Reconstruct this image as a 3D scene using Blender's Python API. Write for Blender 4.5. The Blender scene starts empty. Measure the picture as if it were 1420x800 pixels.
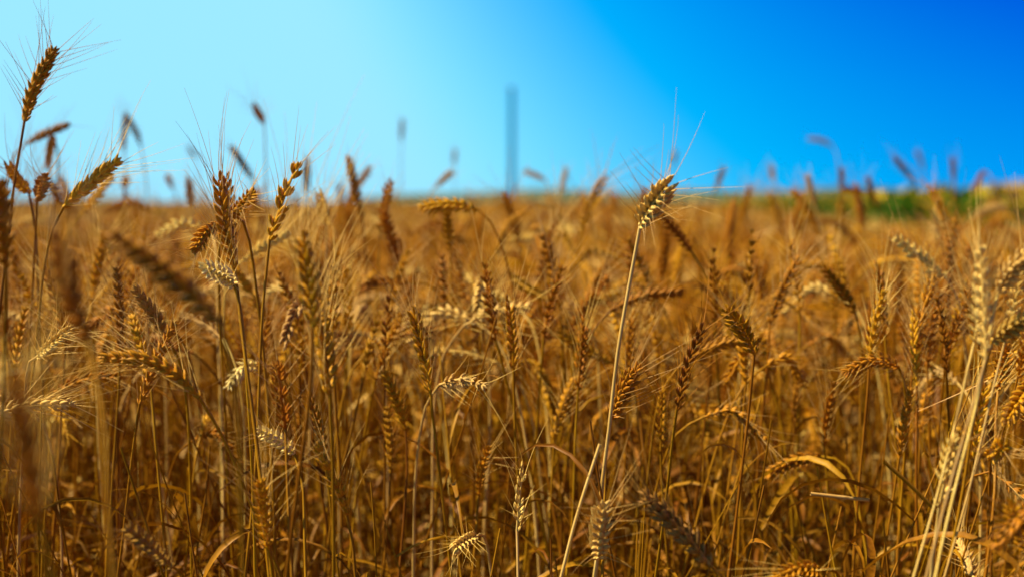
import bpy, math, random
import numpy as np

R = math.radians
C = bpy.context.scene.collection
S = bpy.context.scene
rng = np.random.default_rng(7)
random.seed(7)

# ------------------------------------------------------------------ camera
CAM = np.array([0.0, 0.0, 0.85])
PITCH = math.atan(120 / 1972.0)
cam_data = bpy.data.cameras.new('camera')
cam = bpy.data.objects.new('camera', cam_data)
C.objects.link(cam)
cam.location = CAM
cam.rotation_euler = (R(90) - PITCH, 0, 0)
cam_data.lens = 50.0
cam_data.sensor_width = 36.0
cam_data.clip_start = 0.05
cam_data.clip_end = 9000
cam_data.dof.use_dof = True
cam_data.dof.focus_distance = 1.21
cam_data.dof.aperture_fstop = 3.8
S.camera = cam

# ------------------------------------------------------------------ world and sun
EXPO = 2 ** 0.95                         # the photograph is exposed a little up
SUN_EL, SUN_AZ = 54.0, -88.0            # azimuth from straight ahead, minus = left
world = bpy.data.worlds.new('World')
S.world = world
world.use_nodes = True
wt = world.node_tree
bg = wt.nodes['Background']
bg.inputs[1].default_value = 0.1
sky = wt.nodes.new('ShaderNodeTexSky')
sky.sky_type = 'NISHITA'
sky.sun_disc = False
sky.sun_elevation = R(SUN_EL)
sky.sun_rotation = R(SUN_AZ)
sky.air_density, sky.dust_density, sky.ozone_density = 0.6, 4.0, 8.0
tc = wt.nodes.new('ShaderNodeTexCoord')
mp = wt.nodes.new('ShaderNodeMapping')
mp.inputs['Location'].default_value = (0, 0, 0.2)
mp.inputs['Scale'].default_value = (1, 1, 0.35)
nm = wt.nodes.new('ShaderNodeVectorMath'); nm.operation = 'NORMALIZE'
sp = wt.nodes.new('ShaderNodeSeparateColor')
cb = wt.nodes.new('ShaderNodeCombineColor')
wt.links.new(tc.outputs['Generated'], mp.inputs[0])
wt.links.new(mp.outputs[0], nm.inputs[0])
wt.links.new(nm.outputs[0], sky.inputs[0])
wt.links.new(sky.outputs[0], sp.inputs[0])
# the deep, saturated rendering of the blue: a contrast curve on each channel, darker toward the zenith
sz = wt.nodes.new('ShaderNodeSeparateXYZ')
zen = wt.nodes.new('ShaderNodeMapRange')
for k, v in zip((1, 2, 3, 4), (0.18, 0.55, 1.0, 0.25)): zen.inputs[k].default_value = v
wt.links.new(tc.outputs['Generated'], sz.inputs[0]); wt.links.new(sz.outputs['Z'], zen.inputs[0])


def wmath(op, a, b, c=None):
    n = wt.nodes.new('ShaderNodeMath'); n.operation = op
    for i, v in enumerate((a, b, c)):
        if v is None: continue
        if isinstance(v, (int, float)): n.inputs[i].default_value = v
        else: wt.links.new(v, n.inputs[i])
    return n.outputs[0]


for i, (pw, gain, off, top) in enumerate(((4.0, .4504, .50, .345), (4.5, .1028, .50, .83), (3.5, .02657, .35, 1.08))):
    v = wmath('POWER', sp.outputs[i], pw)
    v = wmath('MAXIMUM', wmath('SUBTRACT', wmath('MULTIPLY', v, gain), off), 0.0)
    v = wmath('SMOOTH_MIN', v, top, top * .35)
    v = wmath('MULTIPLY', wmath('MULTIPLY', v, 10 / EXPO), zen.outputs[0])
    wt.links.new(v, cb.inputs[i])
wt.links.new(cb.outputs[0], bg.inputs[0])

sun_data = bpy.data.lights.new('sun', 'SUN')
sun_data.energy = 5.0
sun_data.color = (1.0, 0.80, 0.45)
sun_data.angle = R(0.5)
sun = bpy.data.objects.new('sun', sun_data)
C.objects.link(sun)
sun.location = (-6, 4, 8)
sun.rotation_euler = (R(90 - SUN_EL), 0, R(180 - SUN_AZ))

S.view_settings.view_transform = 'Standard'
S.view_settings.look = 'None'
S.view_settings.exposure = math.log2(EXPO)
S.view_settings.gamma = 1.0
S.view_settings.use_curve_mapping = False
cy = S.cycles
cy.max_bounces = 4
cy.diffuse_bounces = 2
cy.glossy_bounces = 2
cy.transmission_bounces = 3
cy.transparent_max_bounces = 4
cy.caustics_reflective = False
cy.caustics_refractive = False
cy.use_denoising = True
cy.sample_clamp_indirect = 4.0

# ------------------------------------------------------------------ helpers
F = np.array([0, math.cos(PITCH), -math.sin(PITCH)])
U = np.array([0, math.sin(PITCH), math.cos(PITCH)])
RT = np.array([1.0, 0, 0])
DS = 0.75                               # one scale for all the distances listed below


def at(px, py, d):
    """a point d metres in front of the camera along the ray of a photo pixel"""
    return CAM + d * (F + RT * (px - 710) / 1972.0 + U * (400 - py) / 1972.0)


def project(p):
    v = np.asarray(p, float) - CAM
    d = v @ F
    return 710 + 1972 * (v @ RT) / d, 400 - 1972 * (v @ U) / d, d


def unit(v):
    v = np.asarray(v, float)
    n = np.linalg.norm(v, axis=-1, keepdims=True)
    return v / np.maximum(n, 1e-9)


class MB:
    """collects quads; build() links them as one mesh object"""
    def __init__(self):
        self.v, self.q, self.m, self.n = [], [], [], 0

    def add(self, v, q, mat=0):
        v = np.asarray(v, float).reshape(-1, 3); q = np.asarray(q, int).reshape(-1, 4)
        self.v.append(v); self.q.append(q + self.n); self.m.append(np.full(len(q), mat)); self.n += len(v)

    def mesh(self, name, mats, origin=(0, 0, 0), smooth=True):
        me = bpy.data.meshes.new(name)
        v = np.concatenate(self.v) - np.asarray(origin); q = np.concatenate(self.q); m = np.concatenate(self.m)
        me.vertices.add(len(v)); me.vertices.foreach_set('co', v.astype(np.float32).ravel())
        me.loops.add(q.size); me.loops.foreach_set('vertex_index', q.astype(np.int32).ravel())
        me.polygons.add(len(q))
        me.polygons.foreach_set('loop_start', np.arange(0, q.size, 4, dtype=np.int32))
        me.polygons.foreach_set('material_index', m.astype(np.int32))
        me.polygons.foreach_set('use_smooth', np.full(len(q), smooth))
        for x in mats: me.materials.append(x)
        me.update(calc_edges=True)
        me.validate()
        return me

    def build(self, name, mats, parent=None, origin=(0, 0, 0), coll=C, smooth=True):
        if not isinstance(mats, (list, tuple)): mats = [mats]
        o = bpy.data.objects.new(name, self.mesh(name, mats, origin, smooth))
        coll.objects.link(o)
        if parent is not None: o.parent = parent
        return o


def spline(pts, n):
    """Catmull-Rom through the points, resampled to n+1 even steps"""
    P = np.asarray(pts, float)
    if len(P) == 2:
        return P[0] + (P[1] - P[0]) * np.linspace(0, 1, n + 1)[:, None]
    A = np.vstack([2 * P[0] - P[1], P, 2 * P[-1] - P[-2]])
    out = []
    for i in range(1, len(A) - 2):
        p0, p1, p2, p3 = A[i - 1:i + 3]
        t0 = 0.0; t1 = t0 + np.linalg.norm(p1 - p0) ** .5 + 1e-6; t2 = t1 + np.linalg.norm(p2 - p1) ** .5 + 1e-6; t3 = t2 + np.linalg.norm(p3 - p2) ** .5 + 1e-6
        t = np.linspace(t1, t2, 24, endpoint=False)[:, None]
        a1 = (t1 - t) / (t1 - t0) * p0 + (t - t0) / (t1 - t0) * p1
        a2 = (t2 - t) / (t2 - t1) * p1 + (t - t1) / (t2 - t1) * p2
        a3 = (t3 - t) / (t3 - t2) * p2 + (t - t2) / (t3 - t2) * p3
        b1 = (t2 - t) / (t2 - t0) * a1 + (t - t0) / (t2 - t0) * a2
        b2 = (t3 - t) / (t3 - t1) * a2 + (t - t1) / (t3 - t1) * a3
        out.append((t2 - t) / (t2 - t1) * b1 + (t - t1) / (t2 - t1) * b2)
    out.append(P[-1:])
    Q = np.vstack(out)
    s = np.r_[0, np.cumsum(np.linalg.norm(np.diff(Q, axis=0), axis=1))]
    k = np.linspace(0, s[-1], n + 1)
    return np.stack([np.interp(k, s, Q[:, j]) for j in range(3)], 1)


def frames(P, roll=0.0):
    T = unit(np.gradient(P, axis=0))
    a = np.array([0, 1.0, 0]) if abs(T[0][1]) < 0.8 else np.array([1.0, 0, 0])
    n = unit(np.cross(T[0], a)); Ns = []
    for t in T:
        n = unit(n - t * (n @ t)); Ns.append(n)
    N = np.array(Ns); B = np.cross(T, N)
    c, s = math.cos(roll), math.sin(roll)
    return T, N * c + B * s, -N * s + B * c


def grid_quads(rows, cols, closed=True):
    q = []
    cc = cols if closed else cols - 1
    for i in range(rows - 1):
        for j in range(cc):
            k = (j + 1) % cols
            q.append((i * cols + j, i * cols + k, (i + 1) * cols + k, (i + 1) * cols + j))
    return np.array(q)


def tube(mb, P, r, sides=6, mat=0):
    P = np.asarray(P, float); r = np.broadcast_to(np.asarray(r, float), (len(P),))
    T, N, B = frames(P)
    a = np.arange(sides) * 2 * math.pi / sides
    v = P[:, None, :] + r[:, None, None] * (np.cos(a)[None, :, None] * N[:, None, :] + np.sin(a)[None, :, None] * B[:, None, :])
    mb.add(v.reshape(-1, 3), grid_quads(len(P), sides), mat)


# ------------------------------------------------------------------ materials
def nodes_of(name):
    m = bpy.data.materials.new(name); m.use_nodes = True
    nt = m.node_tree; return m, nt, nt.nodes['Principled BSDF'], nt.nodes['Material Output']


def wheat_material(name, dark, light, trans=0.2, rough=0.5, stripes=(260, 260, 30), bump=0.25, spec=0.4, var=0.22):
    """dry straw: streaks along the stalk, one random tint per stalk, a little light passing through"""
    m, nt, b, out = nodes_of(name)
    L = nt.links.new
    t = nt.nodes.new('ShaderNodeTexCoord')
    mpn = nt.nodes.new('ShaderNodeMapping'); mpn.inputs['Scale'].default_value = stripes
    n1 = nt.nodes.new('ShaderNodeTexNoise'); n1.inputs['Scale'].default_value = 1.0; n1.inputs['Detail'].default_value = 3
    n2 = nt.nodes.new('ShaderNodeTexNoise'); n2.inputs['Scale'].default_value = 22; n2.inputs['Detail'].default_value = 2
    L(t.outputs['Object'], mpn.inputs[0]); L(mpn.outputs[0], n1.inputs[0]); L(t.outputs['Object'], n2.inputs[0])
    oi = nt.nodes.new('ShaderNodeObjectInfo')
    ad = nt.nodes.new('ShaderNodeMath'); ad.operation = 'ADD'
    L(n1.outputs['Fac'], ad.inputs[0]); L(n2.outputs['Fac'], ad.inputs[1])
    mr = nt.nodes.new('ShaderNodeMapRange'); mr.inputs[1].default_value = 0.65; mr.inputs[2].default_value = 1.35
    L(ad.outputs[0], mr.inputs[0])
    mix = nt.nodes.new('ShaderNodeMix'); mix.data_type = 'RGBA'
    mix.inputs[6].default_value = (*dark, 1); mix.inputs[7].default_value = (*light, 1)
    L(mr.outputs[0], mix.inputs[0])
    hs = nt.nodes.new('ShaderNodeHueSaturation')
    v = nt.nodes.new('ShaderNodeMapRange'); v.inputs[3].default_value = 1 - var * 1.3; v.inputs[4].default_value = 1 + var
    L(oi.outputs['Random'], v.inputs[0]); L(v.outputs[0], hs.inputs['Value'])
    h = nt.nodes.new('ShaderNodeMath'); h.operation = 'MULTIPLY_ADD'; h.inputs[1].default_value = 0.030; h.inputs[2].default_value = 0.491
    L(oi.outputs['Random'], h.inputs[0]); L(h.outputs[0], hs.inputs['Hue'])
    L(mix.outputs[2], hs.inputs['Color'])
    L(hs.outputs[0], b.inputs['Base Color'])
    b.inputs['Roughness'].default_value = rough
    b.inputs['Specular IOR Level'].default_value = spec
    bp = nt.nodes.new('ShaderNodeBump'); bp.inputs['Strength'].default_value = bump; bp.inputs['Distance'].default_value = 0.0006
    L(n1.outputs['Fac'], bp.inputs['Height']); L(bp.outputs[0], b.inputs['Normal'])
    tr = nt.nodes.new('ShaderNodeBsdfTranslucent'); L(hs.outputs[0], tr.inputs['Color'])
    ms = nt.nodes.new('ShaderNodeMixShader'); ms.inputs[0].default_value = trans
    L(b.outputs[0], ms.inputs[1]); L(tr.outputs[0], ms.inputs[2]); L(ms.outputs[0], out.inputs['Surface'])
    return m


TONES = {
    'gold':  ((0.42, 0.150, 0.002), (0.72, 0.330, 0.019)),
    'pale':  ((0.68, 0.40, 0.10), (0.84, 0.59, 0.23)),
    'brown': ((0.28, 0.098, 0.002), (0.52, 0.215, 0.012)),
    'white': ((0.70, 0.46, 0.16), (0.86, 0.68, 0.36)),
    'grey':  ((0.33, 0.16, 0.03), (0.54, 0.30, 0.075)),
}
MAT = {}


def wm(part, tone):
    k = (part, tone)
    if k not in MAT:
        d, l = TONES[tone]
        if part == 'ear':
            MAT[k] = wheat_material('ear_' + tone, d, l, 0.15, 0.5, (420, 420, 420), 0.35, 0.22)
        elif part == 'stem':
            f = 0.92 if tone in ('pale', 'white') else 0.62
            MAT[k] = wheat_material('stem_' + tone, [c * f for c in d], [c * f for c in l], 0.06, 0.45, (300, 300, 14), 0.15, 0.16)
        elif part == 'beard':
            MAT[k] = wheat_material('beard_' + tone, [min(1, c * 1.1) for c in d], [min(1, c * 1.12) for c in l], 0.3, 0.4, (60, 60, 60), 0.0, 0.3)
        else:
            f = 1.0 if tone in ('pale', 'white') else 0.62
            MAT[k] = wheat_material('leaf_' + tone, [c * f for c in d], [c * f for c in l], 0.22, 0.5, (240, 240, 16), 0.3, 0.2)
    return MAT[k]


# ------------------------------------------------------------------ wheat geometry
def floret_template(sides, ts, rs):
    a = np.arange(sides) * 2 * math.pi / sides
    v = []
    for t, r in zip(ts, rs):
        bow = 0.22 * math.sin(math.pi * t) * 0.5
        for x in a:
            v.append((r * math.cos(x) * 0.8 + bow, r * math.sin(x), t))
    return np.array(v), grid_quads(len(ts), sides)


FL = {0: floret_template(6, (0, .12, .38, .62, .82, .93, 1.0), (.30, .72, 1.0, .86, .52, .24, .04)),
      1: floret_template(5, (0, .2, .55, .85, 1.0), (.3, .9, .95, .45, .04)),
      2: floret_template(4, (0, .35, .75, 1.0), (.35, 1.0, .7, .05))}


def place_floret(mb, lod, p, d, up, ln, w, mat=0):
    """p base, d axis, up = outward side of the husk"""
    d = unit(d); x = unit(up - d * (up @ d)); y = np.cross(d, x)
    v, q = FL[lod]
    V = p + v[:, 0:1] * (w * x) + v[:, 1:2] * (w * y) + v[:, 2:3] * (ln * d)
    mb.add(V, q, mat)


def make_ear(pts, ear, beard, rg, lod=0, awn=0.045, spread=0.35, awn_frac=0.8, fat=1.0, roll=None, ear_mat=0, awn_mat=0, gap=0.0, bias=None):
    L = np.linalg.norm(np.diff(np.asarray(pts), axis=0), axis=1).sum()
    k = max(7, int(round(L / (0.0041 if lod < 2 else 0.0062))))
    P = spline(pts, k * 2)
    T, N, B = frames(P, rg.uniform(0, 6.28) if roll is None else roll)
    s_f = fat * (1.0 if L > 0.05 else 0.95)
    tube(ear, P[::2] if lod else P, np.linspace(0.0015, 0.0008, len(P[::2] if lod else P)) * s_f, 5 if lod == 0 else 4, ear_mat)
    for i in range(k + 1):
        f = i / k
        p, t, n, b = P[i * 2], T[i * 2], N[i * 2], B[i * 2]
        side = 1 if i % 2 else -1
        if gap and rg.random() < gap and 0 < i < k: continue
        size = (0.62 + 1.35 * f if f < 0.28 else 1.0 if f < 0.7 else 1.0 - 0.95 * (f - 0.7)) * s_f * rg.uniform(0.9, 1.1)
        th = R(25 - 12 * f + rg.uniform(-5, 7))
        if i == k: th = 0.05
        o = n * side
        a = unit(t * math.cos(th) + o * math.sin(th))
        p0 = p + o * 0.0012 * s_f
        if lod == 2:
            place_floret(ear, 2, p0, a, o, 0.0125 * size, 0.0042 * size, ear_mat)
        else:
            for ph, ln, w in ((-0.50, 0.0108, 0.00215), (0.50, 0.0108, 0.00215), (0.0, 0.0105, 0.0022)):
                ph += rg.uniform(-0.09, 0.09)
                d = unit(a * math.cos(ph) + b * math.sin(ph))
                up = unit(o * math.cos(ph * 1.6) + b * math.sin(ph * 1.6))
                place_floret(ear, lod, p0 + up * 0.0008 * size, d, up, ln * size * rg.uniform(.92, 1.08), w * size, ear_mat)
            if lod == 0:
                for ph in (-0.85, 0.85):
                    d = unit(a * math.cos(ph * .8) + b * math.sin(ph * .8) + t * 0.25)
                    up = unit(o * math.cos(ph) + b * math.sin(ph))
                    place_floret(ear, 0, p0 - t * 0.001, d, up, 0.0082 * size, 0.0017 * size, ear_mat)
        if beard is None or awn <= 0: continue
        for ph in ((-0.5, 0.5) if lod < 2 else (0.0,)):
            if rg.random() > awn_frac: continue
            d = unit(a * math.cos(ph) + b * math.sin(ph))
            base = p0 + d * 0.0104 * size
            e = unit(unit(t + d * 0.6) + spread * (o * rg.uniform(0.3, 1.2) + b * math.copysign(1, ph or rg.uniform(-1, 1)) * rg.uniform(0.2, 1.2)) + rg.normal(0, 0.10, 3))
            if bias is not None: e = unit(e + np.asarray(bias) * rg.uniform(.3, 1))
            ln = awn * rg.uniform(0.55, 1.15) * (0.75 + 0.5 * f)
            sag = unit(o * rg.uniform(0, 1) + b * rg.uniform(-.6, .6)) * ln * rg.uniform(-0.04, 0.16)
            u = np.linspace(0, 1, (6, 4, 2)[lod])[:, None]
            A = base + e * ln * u + sag * u ** 2
            r0 = (0.00034, 0.00036, 0.0005)[lod]
            if lod == 0: tube(beard, A, np.linspace(r0, 0.00009, len(A)), 3, awn_mat)
            else:
                w = unit(np.cross(e, rg.normal(0, 1, 3)))
                rr = np.linspace(r0, 0.00012, len(A))[:, None]
                beard.add(np.stack([A - w * rr, A + w * rr], 1).reshape(-1, 3), grid_quads(len(A), 2, False), awn_mat)


def make_stem(mb, pts, rg, lod=0, r=0.0017, mat=0):
    n = (40, 14, 7)[lod]
    P = spline(pts, n)
    u = np.linspace(0, 1, n + 1); env = np.sin(math.pi * u) ** .6
    for ax in (0, 1):
        P[:, ax] += env * (.0030 * np.sin(u * rg.uniform(5, 9) + rg.uniform(0, 6)) + .0012 * np.sin(u * rg.uniform(14, 24) + rg.uniform(0, 6)))
    rr = np.linspace(1.12, 0.72, n + 1) * r
    if lod == 0:
        for f in (0.22, 0.47, 0.72):
            i = int(n * (f + rg.uniform(-.04, .04)))
            rr[i] *= 1.38; rr[i - 1] *= 1.12
            rr[:i - 1] *= 1.02
    tube(mb, P, rr, (7, 5, 3)[lod], mat)
    return P


def make_leaf(mb, base, direction, rg, length=0.16, width=0.007, lod=0, mat=0, curl=1.0):
    """a dry ribbon that leaves the stem, arches over and twists"""
    n = (14, 8, 4)[lod]
    h = unit(np.array([direction[0], direction[1], 0]))
    el = rg.uniform(0.5, 1.3); p = np.array(base, float); P = [p]; D = []
    ang = el; turn = rg.normal(0, .25)
    bend = rg.uniform(1.2, 3.2) * curl
    for i in range(n):
        d = h * math.cos(ang) + np.array([0, 0, 1.0]) * math.sin(ang)
        p = p + d * length / n; P.append(p); ang -= bend / n * (0.4 + 1.2 * i / n)
        c, s = math.cos(turn / n * 3), math.sin(turn / n * 3)
        h = np.array([h[0] * c - h[1] * s, h[0] * s + h[1] * c, 0])
    P = np.array(P); T = unit(np.gradient(P, axis=0))
    sd = unit(np.cross(T, np.array([0, 0, 1.0]) + 1e-3)); nn = np.cross(sd, T)
    tw = np.linspace(rg.uniform(-.4, .4), rg.uniform(-2.4, 2.4), n + 1)[:, None]
    w = sd * np.cos(tw) + nn * np.sin(tw); up = -sd * np.sin(tw) + nn * np.cos(tw)
    f = np.linspace(0, 1, n + 1)
    wd = width * np.minimum(1, 0.55 + f * 2.2) * np.clip(1.02 - f ** 2.2, 0.04, 1)
    wd = (wd * rg.uniform(0.85, 1.1, n + 1))[:, None]
    V = np.stack([P - w * wd / 2 + up * wd * .22, P, P + w * wd / 2 + up * wd * .22], 1)
    mb.add(V.reshape(-1, 3), grid_quads(n + 1, 3, False), mat)


# ------------------------------------------------------------------ ground and far land (the setting)
def structure(o): o['kind'] = 'structure'; return o


def soil_material():
    m, nt, b, out = nodes_of('soil_with_straw')
    L = nt.links.new
    t = nt.nodes.new('ShaderNodeTexCoord')
    n1 = nt.nodes.new('ShaderNodeTexNoise'); n1.inputs['Scale'].default_value = 9; n1.inputs['Detail'].default_value = 8
    n2 = nt.nodes.new('ShaderNodeTexNoise'); n2.inputs['Scale'].default_value = 0.02; n2.inputs['Detail'].default_value = 3
    L(t.outputs['Object'], n1.inputs[0]); L(t.outputs['Object'], n2.inputs[0])
    r1 = nt.nodes.new('ShaderNodeValToRGB')
    r1.color_ramp.elements[0].position = .35; r1.color_ramp.elements[0].color = (0.025, 0.013, 0.005, 1)
    r1.color_ramp.elements[1].position = .7; r1.color_ramp.elements[1].color = (0.13, 0.065, 0.016, 1)
    L(n1.outputs['Fac'], r1.inputs[0])
    r2 = nt.nodes.new('ShaderNodeValToRGB')
    r2.color_ramp.elements[0].position = .42; r2.color_ramp.elements[0].color = (0.06, 0.09, 0.03, 1)
    r2.color_ramp.elements[1].position = .58; r2.color_ramp.elements[1].color = (0.22, 0.16, 0.06, 1)
    L(n2.outputs['Fac'], r2.inputs[0])
    # tilled soil near by, other fields far off
    ln = nt.nodes.new('ShaderNodeVectorMath'); ln.operation = 'LENGTH'; L(t.outputs['Object'], ln.inputs[0])
    mr = nt.nodes.new('ShaderNodeMapRange'); mr.inputs[1].default_value = 150; mr.inputs[2].default_value = 220
    L(ln.outputs['Value'], mr.inputs[0])
    mix = nt.nodes.new('ShaderNodeMix'); mix.data_type = 'RGBA'
    L(mr.outputs[0], mix.inputs[0]); L(r1.outputs[0], mix.inputs[6]); L(r2.outputs[0], mix.inputs[7])
    L(mix.outputs[2], b.inputs['Base Color']); b.inputs['Roughness'].default_value = 0.95
    bp = nt.nodes.new('ShaderNodeBump'); bp.inputs['Distance'].default_value = 0.03; L(n1.outputs['Fac'], bp.inputs['Height']); L(bp.outputs[0], b.inputs['Normal'])
    return m


mb = MB()
e = np.r_[-4000, -400, -60, -12, -4, np.linspace(-3, 3, 25), 4, 12, 60, 400, 4000]
X, Y = np.meshgrid(e, e)
Z = -0.012 + 0.012 * np.sin(X * 5.1) * np.cos(Y * 4.3) * (np.hypot(X, Y) < 12)
g = np.stack([X.ravel(), Y.ravel(), Z.ravel()], 1)
mb.add(g, grid_quads(len(e), len(e), False))
structure(mb.build('ground', soil_material()))

m, nt, b, out = nodes_of('distant_woodland')
n = nt.nodes.new('ShaderNodeTexNoise'); n.inputs['Scale'].default_value = 0.012; n.inputs['Detail'].default_value = 6
tcn = nt.nodes.new('ShaderNodeTexCoord'); nt.links.new(tcn.outputs['Object'], n.inputs[0])
rr = nt.nodes.new('ShaderNodeValToRGB'); rr.color_ramp.elements[0].color = (0.02, 0.05, 0.03, 1); rr.color_ramp.elements[1].color = (0.07, 0.11, 0.05, 1)
nt.links.new(n.outputs['Fac'], rr.inputs[0]); nt.links.new(rr.outputs[0], b.inputs['Base Color']); b.inputs['Roughness'].default_value = 1
hill_mat = m
mb = MB()
th = np.linspace(R(-75), R(75), 221)
rows = []
for rr_, hh in ((2100, -1), (2300, .45), (2500, .9), (2750, 1.0), (3100, .5), (3400, -1)):
    prof = 13 + 8 * np.sin(th * 9 + .6) + 4 * np.sin(th * 23 + 2) + 2.2 * np.sin(th * 61) + 9 * np.clip(np.sin(th * 2.6 + .1), -.5, 1)
    rows.append(np.stack([np.sin(th) * rr_, np.cos(th) * rr_, np.maximum(prof * hh, -2 if hh < 0 else 0.3)], 1))
mb.add(np.concatenate(rows), grid_quads(len(rows), len(th), False))
structure(mb.build('hills', hill_mat))

# ------------------------------------------------------------------ pole beyond the field
def metal(name, col, rough=.6):
    m, nt, b, out = nodes_of(name)
    n = nt.nodes.new('ShaderNodeTexNoise'); n.inputs['Scale'].default_value = 3; n.inputs['Detail'].default_value = 6
    r = nt.nodes.new('ShaderNodeValToRGB')
    r.color_ramp.elements[0].color = (*[c * .75 for c in col], 1); r.color_ramp.elements[1].color = (*[c * 1.2 for c in col], 1)
    t = nt.nodes.new('ShaderNodeTexCoord'); nt.links.new(t.outputs['Object'], n.inputs[0])
    nt.links.new(n.outputs['Fac'], r.inputs[0]); nt.links.new(r.outputs[0], b.inputs['Base Color'])
    b.inputs['Roughness'].default_value = rough
    return m


def thing(name, label, cat, loc, group=None):
    o = bpy.data.objects.new(name, None); C.objects.link(o)
    o.empty_display_size = 0.05
    o.location = loc; o['label'] = label; o['category'] = cat
    if group: o['group'] = group
    return o


PD = 100.0
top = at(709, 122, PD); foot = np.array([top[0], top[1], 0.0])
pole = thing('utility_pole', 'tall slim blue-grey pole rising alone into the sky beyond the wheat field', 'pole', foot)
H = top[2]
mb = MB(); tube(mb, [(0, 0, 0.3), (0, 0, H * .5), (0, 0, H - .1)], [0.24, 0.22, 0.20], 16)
mb.build('shaft', metal('haze_blue_steel', (0.0, 0.42, 0.95), .9), pole)  # blue of the distant haze is put into the shaft's base colour
mb = MB(); tube(mb, [(0, 0, H - .12), (0, 0, H - .1), (0, 0, H), (0, 0, H + .02)], [0.08, 0.24, 0.23, 0.01], 16)
mb.build('cap', metal('cap_steel', (0.09, 0.14, 0.2)), pole)
mb = MB(); tube(mb, [(0, 0, -.1), (0, 0, .28), (0, 0, .34), (0, 0, .345)], [0.46, 0.44, 0.36, 0.05], 16)
mb.build('footing', metal('concrete', (0.35, 0.33, 0.3), .9), pole)

# ------------------------------------------------------------------ wheat stalks of the photograph
GROUP = 'ripe wheat stalks standing in the field'
HERO = []          # (label-name, ear pixel, depth) for naming the neighbours


def auto_stem(neck, e, rg):
    """bend from the ear's axis down to the soil when the photo hides the stem"""
    h = -np.array([e[0], e[1], 0.0]); hl = np.linalg.norm(h)
    h = h / hl if hl > 1e-4 else np.zeros(3)
    up = max(0.0, -e[2])
    p1 = neck - e * 0.025
    pts = [neck]
    if e[2] < 0.25:                       # level or hanging ear: arch over first
        p2 = p1 + h * (0.018 + .01 * up) + np.array([0, 0, 0.010 * up - 0.016])
        p3 = p2 + h * 0.022 + np.array([0, 0, -0.07])
        pts += [p1, p2, p3]
        q = p3
    else:
        q = p1 + h * 0.012 + np.array([0, 0, -0.08]); pts += [p1, q]
    lean = h * rg.uniform(0.0, 0.06) + np.array([rg.normal(0, .02), rg.normal(0, .03), 0])
    pts += [np.array([q[0] + lean[0] * .6, q[1] + lean[1] * .6, q[2] * 0.5]), np.array([q[0] + lean[0], q[1] + lean[1], -0.02])]
    return pts[::-1]


def hero(label, short, d, ear_px, stem_px=None, tone='gold', awn=0.045, spread=0.35, frac=0.8, leaves=1, fat=1.0, gap=0.0,
         bias=None, stem_tone=None, toward=1, r=0.0017, Lmin=0.058, roll=None):
    rg = np.random.default_rng(abs(hash_text(label)) % 2 ** 31)
    d = d * DS
    E = [at(x, y, d) for x, y in ear_px]
    pl = sum(np.linalg.norm(E[i + 1] - E[i]) for i in range(len(E) - 1))
    if pl < Lmin:                         # foreshortened: the ear leans toward (or away from) the viewer
        off = math.sqrt(Lmin ** 2 - pl ** 2) * toward
        E = [at(x, y, d - off * i / (len(E) - 1)) for i, (x, y) in enumerate(ear_px)]
    e0 = unit(E[1] - E[0])
    if stem_px:
        k = len(stem_px); tilt = rg.normal(0, .03)
        st = [at(x, y, d + tilt * (k - i) / k) for i, (x, y) in enumerate(stem_px)]
        a = st[0]; nx = st[1] if k > 1 else E[0]
        sl = unit(nx - a); sl = sl / max(sl[2], 0.55) if sl[2] > 0 else np.array([0, 0, 1.0])
        hx, hy = np.clip(sl[0], -.45, .45), np.clip(sl[1], -.3, .3)
        z = a[2]
        low = [np.array([a[0] - hx * z * .85, a[1] - hy * z * .8, -0.02]), np.array([a[0] - hx * z * .5, a[1] - hy * z * .5, z * .48])]
        pts = low + st + [E[0]]
    else:
        pts = auto_stem(E[0], e0, rg)
    base = np.array([pts[0][0], pts[0][1], 0.0])
    root = thing('wheat_stalk', label, 'wheat stalk', base, GROUP)
    s = MB(); P = make_stem(s, pts, rg, 0, r)
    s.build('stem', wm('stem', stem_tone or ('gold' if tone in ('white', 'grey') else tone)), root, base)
    a, bd = MB(), MB()
    make_ear(E, a, bd, rg, 0, awn, spread, frac, fat, roll, gap=gap, bias=bias)
    eo = a.build('ear', wm('ear', tone), root, base)
    if bd.n: bd.build('beard', wm('beard', 'pale' if tone in ('pale', 'white', 'gold') else tone), eo, base)
    for _ in range(leaves):
        i = int(len(P) * rg.uniform(.3, .62)); lf = MB(); an = rg.uniform(0, 6.28)
        make_leaf(lf, P[i], (math.cos(an), math.sin(an)), rg, rg.uniform(.07, .16), rg.uniform(.004, .007))
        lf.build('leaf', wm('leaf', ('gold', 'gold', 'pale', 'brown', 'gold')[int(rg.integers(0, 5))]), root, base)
    c = np.mean(E, axis=0)
    HERO.append((short, project(c)[:2], d))
    return root


def hash_text(s):
    h = 5381
    for ch in s: h = (h * 33 + ord(ch)) & 0x7fffffff
    return h


UPB = np.array([0, 0, 1.0])
W = ' wheat stalk '
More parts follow.
